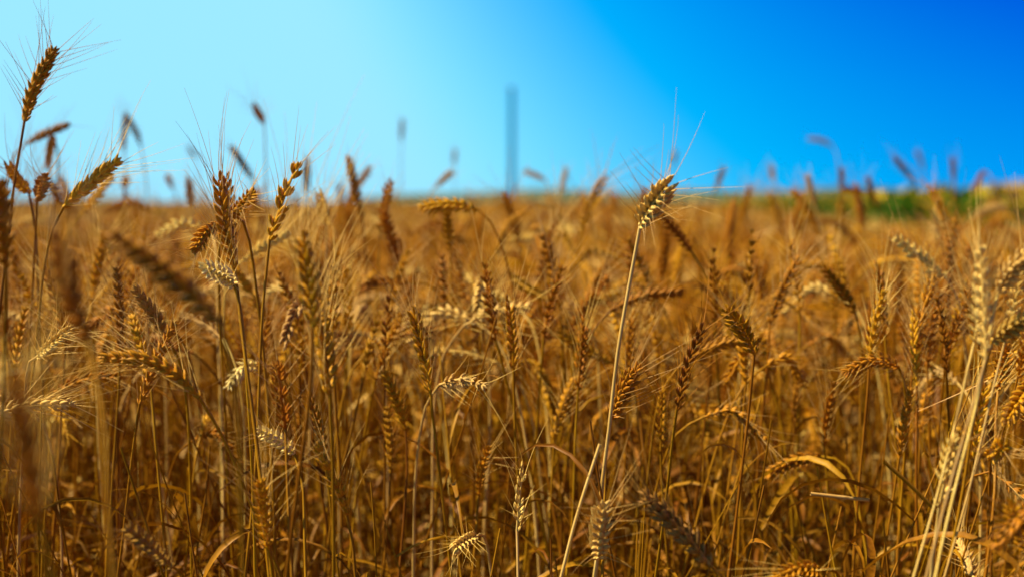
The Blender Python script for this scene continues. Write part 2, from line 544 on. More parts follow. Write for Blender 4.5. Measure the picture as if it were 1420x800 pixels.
# --- against the sky on the left
hero('tallest dark wheat stalk, its ear standing high against the sky with fanned bristles', 'the tallest dark ear', 1.75, [(34, 168), (48, 122), (73, 74)], [(8, 345), (18, 255), (31, 185)], 'brown', .060, .75, .9, 0, 1.1)
hero('dark wheat stalk with level ear pointing right, just under the tallest dark ear', 'the level dark ear', 2.6, [(36, 200), (62, 186), (92, 174)], [(2, 330), (10, 250), (24, 210)], 'brown', .04, .3, .5, 0)
hero('dark wheat stalk whose ear hangs below the tip of the level dark ear', 'the hanging dark ear', 2.6, [(74, 188), (70, 206), (66, 230)], [(70, 330), (80, 250), (79, 200)], 'brown', .04, .3, .5, 0)
hero('blurred upright wheat stalk, left one of the crossed pair alone in the sky', 'the left ear of the crossed pair', 3.6, [(172, 210), (172, 190), (174, 161)], [(172, 300), (174, 250)], 'brown', .03, .2, .3, 0)
hero('blurred wheat stalk leaning left, right one of the crossed pair alone in the sky', 'the right ear of the crossed pair', 3.6, [(195, 202), (188, 184), (177, 163)], [(206, 300), (204, 250), (198, 215)], 'brown', .03, .2, .3, 0)
hero('wheat stalk with short round ear on a thin dark stem, high in the sky', 'the round ear on the thin stem', 3.2, [(366, 172), (360, 160), (353, 147)], [(367, 320), (367, 250), (367, 190)], 'brown', .05, .6, .6, 0)
hero('wheat stalk with plump brown ear tilting left, below the round ear in the sky', 'the plump tilted ear', 3.2, [(350, 248), (338, 230), (322, 206)], [(362, 330), (358, 280)], 'brown', .03, .2, .4, 0)
hero('sharp golden wheat stalk, its ear slanting up to the right across the skyline', 'the slanting golden ear', 1.75, [(88, 288), (118, 260), (160, 226)], [(50, 460), (62, 370), (76, 312)], 'gold', .06, .55, .9, 1, 1.1)
hero('blurred wheat stalk slanting right, directly behind the sharp slanting golden ear', 'the ear behind the slanting golden one', 2.4, [(113, 298), (130, 276), (153, 248)], None, 'gold')
hero('wheat stalk with brown ear tilting left across the stem of the tallest stalk', 'the brown ear crossing the tall stem', 1.95, [(40, 268), (26, 252), (12, 230)], [(52, 420), (48, 320)], 'brown', .04)
hero('small golden wheat stalk pointing up between the tallest stem and slanting ear', 'the small upright golden ear', 1.9, [(52, 276), (57, 262), (62, 246)], [(46, 420), (49, 330)], 'gold', .055, .2)
hero('thin brown wheat stalk tilting left behind the slanting golden ear', 'the thin brown tilted ear', 2.6, [(86, 282), (78, 268), (72, 254)], None, 'brown')
hero('dark red-brown wheat stalk cut by the left edge of the photo', 'the dark ear at the left edge', 1.25, [(8, 372), (4, 320), (2, 262)], [(6, 560), (8, 440)], 'brown', .05, .2, .7, 0)
hero('wheat stalk with a low arched ear along the skyline, right of the tiny orange ear', 'the arched ear on the skyline', 3.0, [(208, 292), (182, 281), (150, 292)], None, 'gold', .02)
hero('wheat stalk with a tiny round orange ear below the crossed pair', 'the tiny orange ear', 3.4, [(172, 260), (174, 254), (175, 246)], [(173, 320), (172, 280)], 'gold', .02)
hero('blurred small wheat stalk leaning left, alone left of the pale blunt ear', 'the small left-leaning ear', 4.0, [(240, 262), (236, 254), (232, 245)], None, 'gold', .02)
hero('blurred pale wheat stalk with blunt upright ear on the skyline', 'the pale blunt ear', 2.8, [(266, 286), (264, 268), (262, 250)], None, 'pale', .03, .3)
hero('pale wheat stalk with level arched ear pointing left under the pale blunt ear', 'the pale level arched ear', 2.2, [(284, 316), (255, 310), (222, 324)], [(300, 420), (298, 350), (294, 325)], 'pale', .05, .4)
# --- centre left cluster
hero('long sharp wheat stalk with upright ear and long bristles, tallest of the left cluster', 'the long-bristled upright ear', 1.55, [(324, 372), (312, 310), (303, 250)], [(362, 700), (352, 590), (340, 480), (330, 400)], 'gold', .058, .18, .9, 1, 1.1, stem_tone='gold')
hero('wheat stalk with blunt upright ear touching the long-bristled upright ear on its right', 'the blunt twin ear', 1.8, [(322, 330), (318, 290), (314, 248)], [(345, 560), (330, 420)], 'gold', .03, .3, .5)
hero('short golden wheat stalk poking right out of the left cluster below the skyline', 'the short right-poking ear', 1.8, [(318, 304), (332, 288), (348, 270)], None, 'gold', .04, .4)
hero('golden wheat stalk poking left from the foot of the long-bristled upright ear', 'the left-poking cluster ear', 1.7, [(306, 308), (286, 322), (272, 344)], None, 'gold', .05, .5)
hero('sharp wheat stalk with open golden ear tilting right, right of the left cluster', 'the open right-tilted ear', 1.7, [(374, 332), (392, 280), (410, 234)], [(358, 520), (364, 430), (370, 370)], 'gold', .05, .25, .9, 0, 1.1, gap=.12)
hero('pale wheat stalk slanting right, crossing below the open right-tilted ear', 'the pale crossing ear', 2.1, [(340, 360), (362, 344), (396, 326)], None, 'pale', .05, .4)
hero('shaggy white bleached wheat stalk glowing in front of the left cluster', 'the white shaggy ear', 1.55, [(325, 394), (308, 382), (288, 370)], [(340, 520), (335, 440)], 'white', .028, 1.1, 1.0, 0, 1.1)
hero('bristly golden wheat stalk left of centre, its bristles streaming up to the right', 'the bristly ear with streaming bristles', 1.3, [(434, 452), (428, 395), (420, 334)], [(420, 640), (430, 540)], 'gold', .085, .3, .95, 1, 1.1, bias=(.55, 0, .45))
hero('golden wheat stalk directly right of and below the bristly streaming ear', 'the ear under the streaming bristles', 1.4, [(458, 545), (450, 480), (440, 415)], [(462, 700), (462, 620)], 'gold', .08, .3, .9, 1, 1.05, bias=(.5, 0, .5))
hero('ragged upright wheat stalk low between two bare stems left of centre', 'the ragged low upright ear', 1.5, [(396, 592), (390, 548), (386, 510)], [(400, 720), (398, 650)], 'gold', .05, .4, .9, 0, 1, .1)
hero('blurred pale wheat stalk with short ragged ear below the skyline, right of the open ear', 'the short ragged pale ear', 2.2, [(453, 312), (448, 292), (443, 268)], [(452, 420), (452, 350)], 'pale', .05, .5, .9)
hero('blurred dark wheat stalk leaning left, rising over the skyline left of centre', 'the dark leaning ear on the skyline', 2.5, [(502, 300), (492, 262), (484, 221)], [(512, 420), (506, 340)], 'brown', .02, .2, .4)
hero('faint pale wheat stalk tilting right beside the dark leaning ear', 'the faint pale tilted ear', 3.2, [(494, 262), (502, 250), (512, 234)], None, 'pale', .02)
hero('blurred golden wheat stalk tilting right between dark leaning ear and long level ear', 'the tilted ear left of the long level one', 2.4, [(527, 316), (533, 288), (541, 254)], [(518, 450), (523, 370)], 'gold', .03, .2, .5)
hero('dark thin wheat stalk upright on the skyline right of the open right-tilted ear', 'the dark thin skyline ear', 3.2, [(425, 268), (425, 246), (426, 222)], None, 'brown', .02)
hero('wheat stalk whose long golden ear lies level, curved stem falling to the right', 'the long level golden ear', 2.1, [(662, 290), (628, 285), (588, 288)], [(735, 520), (718, 430), (698, 350), (678, 305)], 'gold', .02, .2, .4, 0, 1.15)
hero('brown wheat stalk with upright ear ending under the long level golden ear', 'the brown ear under the level one', 2.2, [(625, 352), (622, 322), (620, 294)], [(628, 470), (626, 400)], 'brown', .02, .2, .3)
hero('blurred wheat stalk with brown upright ear below the skyline, left of the level ear', 'the brown upright ear left of the level one', 2.5, [(547, 384), (550, 362), (553, 336)], None, 'brown', .03)
hero('golden wheat stalk with level ear pointing left, midway down left of centre', 'the level ear pointing left', 2.2, [(564, 392), (532, 390), (496, 402)], None, 'gold', .03, .3)
hero('blurred wheat stalk drooping in an arch right of the long level golden ear', 'the arched drooping ear', 2.6, [(726, 296), (706, 310), (690, 346)], None, 'gold', .03)
hero('blurred wheat stalk arching right, second arch right of the long level ear', 'the second arched ear', 2.8, [(736, 318), (752, 316), (768, 350)], None, 'gold', .03)
hero('pale wheat stalk with ear nodding left in the sky, right of the pole', 'the pale nodding ear by the pole', 4.0, [(757, 251), (744, 244), (730, 239)], [(764, 330), (764, 280), (761, 260)], 'pale', .02)
hero('pale upright wheat stalk on the skyline right of the pale nodding ear', 'the pale upright ear right of the pole', 4.0, [(777, 272), (780, 256), (785, 236)], None, 'pale', .02)
hero('pale wheat stalk tilting right on the skyline, above the long level golden ear', 'the pale tilted skyline ear', 3.6, [(604, 260), (614, 250), (626, 240)], None, 'pale', .02)
# --- the main one and its neighbours
hero('tall pale wheat stalk with sunlit bushy ear on a long bare stem, sharpest of all', 'the tall pale sharp stalk', 1.55, [(888, 312), (904, 286), (925, 258)], [(824, 800), (830, 680), (842, 590), (856, 480), (874, 380)], 'pale', .05, .85, .95, 0, 1.4, r=.0020, Lmin=.064, roll=.6)
hero('pale wheat stalk with short fat bristly ear at the foot of the tall pale stalk', 'the fat ear at the tall stalk foot', 1.5, [(828, 770), (830, 745), (836, 706)], [(822, 830), (825, 795)], 'pale', .05, .9, .8, 0, 1.25)
hero('golden wheat stalk with bristly ear slanting right against the tall pale stalk', 'the bristly ear against the tall stalk', 1.65, [(848, 580), (860, 552), (880, 514)], [(838, 690), (840, 630)], 'gold', .06, .5, .9, 0, 1.1, bias=(.4, 0, .2))
hero('wheat stalk with brown ear tilting left just right of the tall pale stalk', 'the brown tilted ear right of the tall stalk', 2.15, [(958, 348), (942, 326), (923, 304)], [(1005, 440), (988, 395), (970, 365)], 'brown', .03, .3, .6)
hero('dark golden wheat stalk with stout ear tilting left on a straight bare stem', 'the stout ear on the straight stem', 1.7, [(1046, 490), (1030, 458), (1009, 431)], [(1018, 770), (1030, 650), (1040, 560)], 'brown', .05, .7, .7, 0, 1.15, bias=(.6, 0, .3), stem_tone='gold')
hero('blurred wheat stalk tilting left directly behind the stout ear', 'the ear behind the stout one', 2.4, [(1044, 450), (1016, 410), (968, 396)], None, 'brown', .04)
hero('brown wheat stalk with ear tilting left, above and right of the stout ear', 'the brown ear above the stout one', 2.05, [(1186, 432), (1168, 404), (1144, 374)], [(1192, 560), (1194, 480)], 'brown', .06, .4, .8)
hero('loose pale wheat stalk with gappy ear tilting left under the green strip', 'the gappy pale ear', 2.0, [(1312, 386), (1284, 364), (1247, 334)], [(1340, 500), (1330, 420)], 'pale', .05, .4, .8, 1, 1.1, gap=.3)
hero('wheat stalk bent over like a hook, golden ear pointing left above bare stems', 'the hooked golden ear', 1.8, [(1246, 508), (1214, 499), (1174, 515)], [(1252, 720), (1257, 620), (1256, 545), (1252, 520)], 'gold', .022, .35, .8, 0, 1.05)
hero('blurred brown wheat stalk tilting left under the hooked golden ear', 'the brown ear under the hook', 2.3, [(1190, 560), (1175, 540), (1155, 520)], None, 'brown', .05)
hero('blurred wheat stalk with thick upright golden ear above the hooked ear', 'the thick upright ear above the hook', 2.2, [(1202, 478), (1208, 442), (1216, 404)], [(1200, 600), (1201, 530)], 'gold', .04, .3)
hero('pale wheat stalk leaning right in the right-hand sheaf with upright plump ear', 'the plump pale sheaf ear', 1.3, [(1367, 496), (1364, 430), (1360, 352)], [(1284, 800), (1312, 690), (1340, 590)], 'pale', .05, .35, .7, 1, .85, r=.0013)
hero('pale wheat stalk of the right-hand sheaf with bristly ear bending over to the right', 'the bristly bending sheaf ear', 1.35, [(1384, 404), (1402, 376), (1432, 352)], [(1300, 800), (1330, 680), (1356, 570), (1372, 470)], 'pale', .06, .55, .9, 1, 1.05, r=.0013)
hero('shaded grey wheat stalk with ear pointing right, crossing the right-hand sheaf', 'the grey sheaf ear', 1.4, [(1376, 472), (1400, 456), (1430, 436)], [(1330, 700), (1352, 560)], 'grey', .05, .4, .8, 0)
hero('slender pale wheat stalk leaning right, outer left one of the right-hand sheaf', 'the outer left sheaf ear', 1.38, [(1352, 470), (1358, 430), (1362, 380)], [(1268, 800), (1300, 690), (1330, 570)], 'pale', .055, .4, .8, 0, .8, r=.0011)
hero('slender pale wheat stalk leaning right, its ear topping the right-hand sheaf', 'the topmost sheaf ear', 1.42, [(1402, 440), (1412, 400), (1424, 346)], [(1306, 800), (1340, 680), (1376, 540)], 'pale', .055, .4, .8, 0, .85, r=.0011)
hero('thin golden wheat stalk leaning right behind the right-hand sheaf', 'the thin rear sheaf ear', 1.5, [(1412, 520), (1420, 490), (1430, 440)], [(1330, 800), (1362, 700), (1396, 580)], 'gold', .05, .4, .8, 0, .85, r=.0011)
hero('golden wheat stalk with upright ear low inside the right-hand sheaf', 'the golden low sheaf ear', 1.5, [(1350, 634), (1354, 590), (1364, 540)], [(1340, 760), (1346, 690)], 'gold', .05, .3, .8, 0, 1.1)
hero('pale loose wheat stalk with scattered husks left of the right-hand sheaf stems', 'the loose husky sheaf ear', 1.4, [(1303, 700), (1312, 660), (1322, 612)], [(1290, 800), (1298, 740)], 'pale', .06, .3, .7, 0, 1, gap=.35)
hero('wheat stalk whose spiky round ear points at the viewer, right of the sheaf', 'the spiky round ear', 1.5, [(1374, 632), (1380, 627), (1388, 620)], [(1370, 760), (1372, 680)], 'gold', .05, .9, 1.0, 0, 1.1)
hero('golden wheat stalk with ear sliding in from the right edge below the sheaf ears', 'the ear from the right edge', 1.5, [(1436, 524), (1416, 552), (1398, 580)], [(1460, 700), (1452, 560), (1446, 520)], 'gold', .02, .2, .4, 0, 1.1)
hero('slim golden wheat stalk tilting right inside the sheaf above the spiky round ear', 'the slim sheaf ear', 1.6, [(1384, 540), (1390, 512), (1396, 484)], [(1376, 680), (1380, 600)], 'gold', .06, .3)
hero('large blurred wheat stalk with golden ear in the bottom right corner', 'the blurred corner ear', 1.36, [(1424, 765), (1414, 735), (1402, 700)], [(1440, 900), (1434, 820)], 'gold', .06, .6, .8, 0)
hero('small pale wheat stalk with drooping ear at the bottom right, left of the corner ear', 'the small pale bottom ear', 1.5, [(1350, 800), (1343, 778), (1332, 754)], None, 'pale', .03, .4, .8, 0, .85, toward=-1)
hero('fuzzy golden wheat stalk with level ear pointing left between bare stems right of centre', 'the fuzzy level ear', 1.95, [(1136, 632), (1106, 638), (1068, 656)], [(1196, 720), (1184, 660), (1164, 638)], 'gold', .015, .2, .6, 0, 1.05)
hero('wheat stalk with dark glinting ear tilting left at the bottom, long bristles upward', 'the dark glinting bottom ear', 1.4, [(984, 782), (948, 738), (898, 690)], None, 'grey', .06, .35, .8, 0, 1.1, bias=(-.2, 0, .8))
hero('wheat stalk with golden ear lying level along the bottom edge right of centre', 'the ear along the bottom edge', 1.45, [(1136, 790), (1112, 790), (1080, 800)], None, 'gold', .06, .5)
hero('slender pale wheat stalk with few husks, upright low in the centre', 'the slender husky centre ear', 1.65, [(717, 735), (720, 695), (726, 648)], [(718, 830), (717, 780)], 'pale', .04, .5, .5, 0, .75, .2)
hero('golden wheat stalk with loose ear, upright left of the slender pale centre ear', 'the loose golden centre ear', 1.85, [(664, 684), (667, 655), (676, 624)], [(655, 790), (660, 730)], 'gold', .04, .4, .7, 0, .85, .15)
hero('wheat stalk with small ear tipping left near the bottom, left of the slender centre ear', 'the small tipped ear', 1.7, [(660, 744), (648, 748), (632, 758)], None, 'pale', .03, .5)
hero('golden wheat stalk with long upright ear and thin curved stem, centre left', 'the curved-stem centre ear', 1.7, [(597, 540), (588, 490), (574, 434)], [(612, 690), (606, 620), (600, 570)], 'gold', .055, .25, .9, 0, 1.05)
hero('blurred pale wheat stalk standing right behind the curved-stem centre ear', 'the pale ear behind the curved stem', 2.2, [(600, 500), (596, 470), (590, 430)], None, 'pale', .06, .3)
hero('brown wheat stalk with upright ear below and left of the curved-stem centre ear', 'the brown ear left of the curved stem', 1.85, [(562, 596), (552, 560), (536, 520)], [(560, 700), (563, 640)], 'brown', .045, .4, .8, 0)
hero('golden wheat stalk with long arched ear pointing left, low on the left side', 'the long arched ear', 1.48, [(276, 550), (244, 518), (204, 500), (146, 496)], [(345, 690), (318, 620), (296, 580)], 'gold', .065, .35, .8, 0, 1.0)
hero('large blurred dark wheat stalk tilting left below the skyline on the left', 'the large blurred dark ear', 1.05, [(306, 450), (240, 386), (158, 330)], [(332, 700), (326, 560)], 'brown', .05, .3, .6, 0)
hero('thin grey-brown wheat stalk glinting above the long low arched ear', 'the thin glinting ear', 1.75, [(232, 470), (214, 436), (190, 404)], None, 'grey', .05, .4)
hero('pale wheat stalk tilting right at the left, above the end of the long arched ear', 'the pale ear left of the arched one', 1.7, [(52, 494), (70, 478), (96, 456)], None, 'pale', .05, .3, .8, 0, .8)
hero('bleached white wheat stalk glowing low between stems left of centre', 'the glowing white low ear', 1.6, [(408, 628), (388, 612), (364, 598)], [(420, 740), (418, 670)], 'white', .03, .7, .9, 0)
hero('pale wheat stalk bent into a small bright arc behind bare stems on the left', 'the small bright arc', 1.9, [(360, 508), (340, 508), (320, 532)], None, 'white', .01, .2, .3)
hero('blurred pale wheat stalk tilting left, right of the ear under the streaming bristles', 'the pale ear right of the streaming ones', 2.1, [(506, 482), (484, 470), (460, 462)], None, 'pale', .02)
hero('wheat stalk with glinting ear tilting left at the bottom left', 'the glinting bottom left ear', 1.4, [(238, 784), (212, 760), (180, 734)], None, 'grey', .05, .4)
hero('golden wheat stalk with loose ear tilting left at the bottom, left of centre', 'the loose bottom ear', 1.5, [(480, 712), (464, 670), (444, 624)], [(492, 800), (488, 750)], 'gold', .05, .5, .8, 0, 1, .2)
hero('wheat stalk with upright bristly ear at the bottom, left of the thick bare stem', 'the bristly bottom ear', 1.45, [(372, 760), (366, 715), (362, 672)], None, 'gold', .06, .4, .9, 0)
hero('large out-of-focus golden wheat stalk at the lower left edge', 'the huge blurred ear', 0.78, [(54, 720), (38, 640), (24, 540)], None, 'gold', .06, .3, .6, 0, .8)
hero('out-of-focus golden wheat stalk on the left, upright ear below the skyline', 'the blurred upright ear', 1.0, [(122, 470), (98, 410), (82, 335)], [(150, 700), (142, 580)], 'gold', .06, .3, .6, 0)
hero('wheat stalk with golden bristly ear tilting left behind the tall pale stem', 'the bristly ear behind the pale stem', 2.1, [(846, 502), (812, 482), (778, 464)], None, 'brown', .05, .3, .9)
hero('wheat stalk with small brown level ear left of the tall pale stem', 'the brown level ear left of the pale stem', 2.3, [(868, 408), (838, 412), (804, 420)], None, 'brown', .02)
hero('pale wheat stalk tilting left above the golden bristly ear behind the pale stem', 'the pale ear above the bristly one', 2.2, [(812, 452), (796, 430), (778, 412)], None, 'pale', .03, .3, .5, 1, 1, .2)
hero('dark wheat stalk with ear falling right from the skyline toward the tall pale stem', 'the dark ear left of the pale stem', 2.3, [(704, 378), (730, 398), (770, 418)], [(660, 520), (676, 440), (690, 385)], 'brown', .02)
hero('pale wheat stalk with plump ear on a long curved stem in the middle distance', 'the plump pale mid ear', 2.4, [(1132, 520), (1122, 490), (1110, 480)], None, 'pale', .05, .4)
hero('pale wheat stalk with ear curling left above a bent golden stem, in the centre', 'the pale curl in the centre', 2.3, [(640, 545), (632, 538), (618, 545)], None, 'white', .02)
# --- on the skyline, right half
hero('blurred brown wheat stalk tilting left in the sky above the green strip', 'the brown tilted ear above the green', 4.0, [(1269, 254), (1256, 238), (1240, 219)], [(1272, 330), (1272, 280)], 'brown', .03)
hero('blurred brown wheat stalk upright in the sky above the yellow flowers', 'the brown upright ear above the flowers', 4.4, [(1322, 252), (1322, 238), (1321, 221)], [(1322, 330), (1322, 280)], 'brown', .03)
hero('blurred wheat stalk hooked over in the sky above the green strip at far right', 'the hooked ear in the sky', 4.2, [(1368, 238), (1361, 243), (1352, 264)], [(1384, 330), (1382, 280), (1377, 250)], 'brown', .02)
hero('blurred brown wheat stalk with level ear, highest in the deep blue sky at right', 'the level ear high in the blue', 5.0, [(1154, 203), (1140, 196), (1124, 193)], [(1166, 330), (1164, 250), (1160, 215)], 'brown', .02)
hero('blurred brown upright wheat stalk on the skyline, standing in the corner of a level ear', 'the upright ear of the corner pair', 4.0, [(1168, 266), (1167, 252), (1167, 236)], None, 'brown', .02)
hero('blurred brown wheat stalk lying level on the skyline under the deep blue sky', 'the level ear of the corner pair', 4.0, [(1200, 267), (1184, 264), (1170, 262)], None, 'brown', .02)
hero('blurred dark wheat stalk tilting left where the green strip begins', 'the dark ear where the green begins', 3.8, [(1214, 284), (1209, 268), (1204, 249)], None, 'brown', .02)
hero('blurred pale wheat stalk upright on the skyline left of where the green begins', 'the pale ear left of the green', 3.4, [(1131, 290), (1126, 268), (1120, 247)], None, 'pale', .02)
hero('blurred pale wheat stalk with tiny ear on a leaning stem against deep blue sky', 'the small pale ear on the leaning stem', 4.6, [(1073, 250), (1071, 242), (1069, 230)], [(1084, 320), (1078, 275)], 'pale', .02)
hero('blurred brown wheat stalk tilting right in the blue, right of the tall pale stalk', 'the brown ear tilted right in the blue', 4.0, [(992, 264), (997, 250), (1003, 235)], None, 'brown', .02)
hero('tiny faint wheat stalk in the sky right above the tall pale stalk', 'the tiny faint ear above the tall stalk', 6.0, [(934, 230), (935, 222), (937, 211)], None, 'brown', .02)
hero('faint wheat stalk with thin ear high in the sky left of the pole', 'the thin faint ear left of the pole', 5.6, [(557, 197), (557, 184), (558, 168)], [(556, 320), (556, 250)], 'brown', .02)
hero('faint small wheat stalk in the sky between the thin faint ear and pole', 'the small faint ear by the pole', 5.8, [(630, 228), (630, 220), (631, 209)], None, 'brown', .02)
hero('faint bluish wheat stalk tilting left in the bright sky right of the crossed pair', 'the faint ear right of the crossed pair', 5.6, [(272, 220), (268, 213), (262, 205)], [(276, 300), (275, 240)], 'brown', .02)
hero('faint thin wheat stalk tilting left in the sky above the brown tilted ear at right', 'the faint ear above the brown tilted one', 6.0, [(1280, 236), (1277, 224), (1272, 212)], [(1283, 320), (1283, 260)], 'brown', .02)

# ------------------------------------------------------------------ broken straws lying across the stems
straws = [('pale broken straw lying level across bare stems right of centre', 1.7, [(1124, 684), (1160, 688), (1205, 693)], .0017, 'pale'),
          ('dark straw slanting down to the right through the stems left of the sheaf', 1.5, [(1226, 640), (1262, 672), (1300, 710)], .0016, 'brown'),
          ('thin pale straw leaning against the tall pale stalk near its foot', 1.52, [(778, 800), (800, 715), (832, 615)], .0014, 'pale')]
for lb, d, px, r, tone in straws:
    P = [at(x, y, d * DS) for x, y in px]
    mb = MB(); tube(mb, spline(P, 14), r, 7)
    c = np.mean(P, axis=0)
    o = mb.build('broken_straw', wm('stem', tone), None, c); o.location = c
    o['label'] = lb; o['category'] = 'straw'; o['group'] = 'broken straws among the stalks'

# ------------------------------------------------------------------ the other near stalks, each one a thing
TN = ['gold', 'gold', 'gold', 'brown', 'pale', 'gold', 'gold', 'gold', 'pale', 'gold', 'gold', 'brown',
      'gold', 'brown', 'gold', 'gold', 'gold', 'gold', 'brown', 'gold', 'pale', 'gold', 'gold', 'gold']
POSE = ['upright', 'nodding', 'upright', 'upright', 'nodding', 'level', 'upright', 'hooked', 'level', 'upright', 'nodding', 'upright',
        'nodding', 'upright', 'hooked', 'upright', 'upright', 'upright', 'level', 'upright', 'nodding', 'upright', 'upright', 'nodding']
COLW = {'gold': 'golden', 'brown': 'brown', 'pale': 'pale'}


def shape_points(pose, h, rg):
    """a stalk growing from the origin to about height h, bent toward +X"""
    if pose == 'upright':
        a = R(rg.uniform(4, 28)); lean = rg.uniform(0, .05)
        neck = np.array([lean, 0, h]); e = np.array([math.sin(a), 0, math.cos(a)])
        ear = [neck, neck + e * .035, neck + e * .070 + np.array([.004, 0, -.002])]
        stem = [(0, 0, -.02), (lean * .1, .01, h * .35), (lean * .45, .008, h * .72), neck]
    elif pose == 'nodding':
        n = np.array([.07, 0, h])
        ear = [n, n + np.array([.028, 0, .008]), n + np.array([.062, 0, -.018])]
        stem = [(0, 0, -.02), (.004, .006, h * .4), (.016, .004, h * .78), (.042, 0, h - .022), n]
    elif pose == 'level':
        n = np.array([.06, 0, h])
        ear = [n, n + np.array([.034, 0, .012]), n + np.array([.068, 0, .014])]
        stem = [(0, 0, -.02), (.002, -.006, h * .4), (.014, -.004, h * .75), (.036, 0, h - .028), n]
    else:
        n = np.array([.085, 0, h - .01])
        ear = [n, n + np.array([.024, 0, -.026]), n + np.array([.034, 0, -.062])]
        stem = [(0, 0, -.02), (.004, .006, h * .4), (.018, .004, h * .76), (.044, 0, h - .018), (.066, 0, h), n]
    return stem, ear


VAR = []
for i, (tone, pose) in enumerate(zip(TN, POSE)):
    rg = np.random.default_rng(300 + i)
    stem, ear = shape_points(pose, 0.66, rg)
    z0 = (0, 0, 0)
    root = bpy.data.objects.new('wheat_stalk', None); root.empty_display_size = .05
    parts = []
    s = MB(); P = make_stem(s, stem, rg, 0, .0016); parts.append((s.mesh('stem', [wm('stem', tone)]), 'stem', None))
    a, bd = MB(), MB()
    make_ear(ear, a, bd, rg, 0, rg.uniform(.03, .06), rg.uniform(.25, .5), rg.uniform(.5, .9), rg.uniform(.70, .98), gap=rg.uniform(0, .28))
    parts.append((a.mesh('ear', [wm('ear', tone)]), 'ear', bd.mesh('beard', [wm('beard', 'pale' if tone != 'brown' else 'gold')])))
    for _ in range(int(rg.integers(1, 3))):
        lf = MB(); an = rg.uniform(0, 6.28); k = int(len(P) * rg.uniform(.3, .62))
        make_leaf(lf, P[k], (math.cos(an), math.sin(an)), rg, rg.uniform(.08, .18), rg.uniform(.004, .007))
        parts.append((lf.mesh('leaf', [wm('leaf', ('gold', 'brown', 'brown')[int(rg.integers(0, 3))])]), 'leaf', None))
    VAR.append((tone, pose, parts, np.mean(ear, axis=0)))

N_FILL = 295 - len(HERO)
used_labels = {}


def where(px, py, depth):
    """nearest named stalk and on which side of it this one stands"""
    best = sorted(HERO, key=lambda h: (h[1][0] - px) ** 2 + (h[1][1] - py) ** 2 * 1.3)
    for nm_, (hx, hy), hd in best[:4]:
        dx, dy = px - hx, py - hy
        side = ('left of' if dx < 0 else 'right of') if abs(dx) > abs(dy) else ('above' if dy < 0 else 'below')
        if abs(dx) > 12 and abs(dy) > 12 and .45 < abs(dx) / abs(dy) < 2.2:
            side = ('above and ' if dy < 0 else 'below and ') + ('left of' if dx < 0 else 'right of')
        yield side, nm_


cnt = 0; tries = 0
placed = []
while cnt < N_FILL and tries < 60000:
    tries += 1
    d = math.sqrt(rng.uniform(1.27 ** 2, 1.77 ** 2))
    px = rng.uniform(-40, 1460)
    p = at(px, 280, d); x, y = p[0], p[1]
    if any((x - q[0]) ** 2 + (y - q[1]) ** 2 < .022 ** 2 for q in placed): continue
    vi = int(rng.integers(0, len(VAR))); tone, pose, parts, ec = VAR[vi]
    rz = rng.uniform(0, 2 * math.pi)
    hmax = 0.75 - 0.12 * max(0, 1.6 - d)
    sc = rng.uniform(.61, hmax) / .66 if rng.random() < .88 else rng.uniform(.46, .62) / .66
    c_, s_ = math.cos(rz), math.sin(rz)
    ex, ey, ez = x + sc * (ec[0] * c_ - ec[1] * s_), y + sc * (ec[0] * s_ + ec[1] * c_), sc * ec[2]
    qx, qy, qd = project((ex, ey, ez))
    if any(abs(qx - h[1][0]) < 34 and abs(qy - h[1][1]) < 46 and qd < h[2] + .05 for h in HERO): continue
    if qd < 1.25 and qy < 420 and rng.random() < .7: continue
    if qy > 490 and rng.random() < .85: continue          # low down the stand shows bare stems, few ears
    placed.append((x, y))
    vis = -20 < qx < 1440 and qy < 815
    col = COLW[tone]
    lab = None
    if vis:
        opts = list(where(qx, qy, qd))
        word = {'upright': 'upright', 'nodding': 'nodding', 'hooked': 'drooping', 'level': 'level'}[pose]
        for extra in ('', ' small', ' slim'):
            if extra == ' small' and sc > .95: continue
            if extra == ' slim' and sc < .95: continue
            for side, nm_ in opts:
                t = f'{col}{extra} wheat stalk with {word} ear {side} {nm_}'
                if t not in used_labels and len(t.split()) <= 16: lab = t; break
            if lab: break
    if lab is None:
        lab = 'wheat stalk whose ear stays outside the picture, only its ' + col + ' stem in view' if not vis else f'{col} wheat stalk with {pose} ear lost in the thick of the stand'
    used_labels[lab] = 1
    root = thing('wheat_stalk', lab, 'wheat stalk', (x, y, 0), GROUP)
    root.rotation_euler = (rng.normal(0, .07), rng.normal(0, .07), rz); root.scale = (sc,) * 3
    for me, nm_, bme in parts:
        o = bpy.data.objects.new(nm_, me); C.objects.link(o); o.parent = root
        if bme is not None:
            b_ = bpy.data.objects.new('beard', bme); C.objects.link(b_); b_.parent = o
    cnt += 1

# ------------------------------------------------------------------ the rest of the field: one mass of thousands
protos = bpy.data.collections.new('wheat_kinds')       # kept out of the scene, used only as instances
MT = [wm(p, t) for t in ('gold', 'pale', 'brown') for p in ('stem', 'ear', 'beard', 'leaf')]
TI = {'gold': 0, 'pale': 4, 'brown': 8}


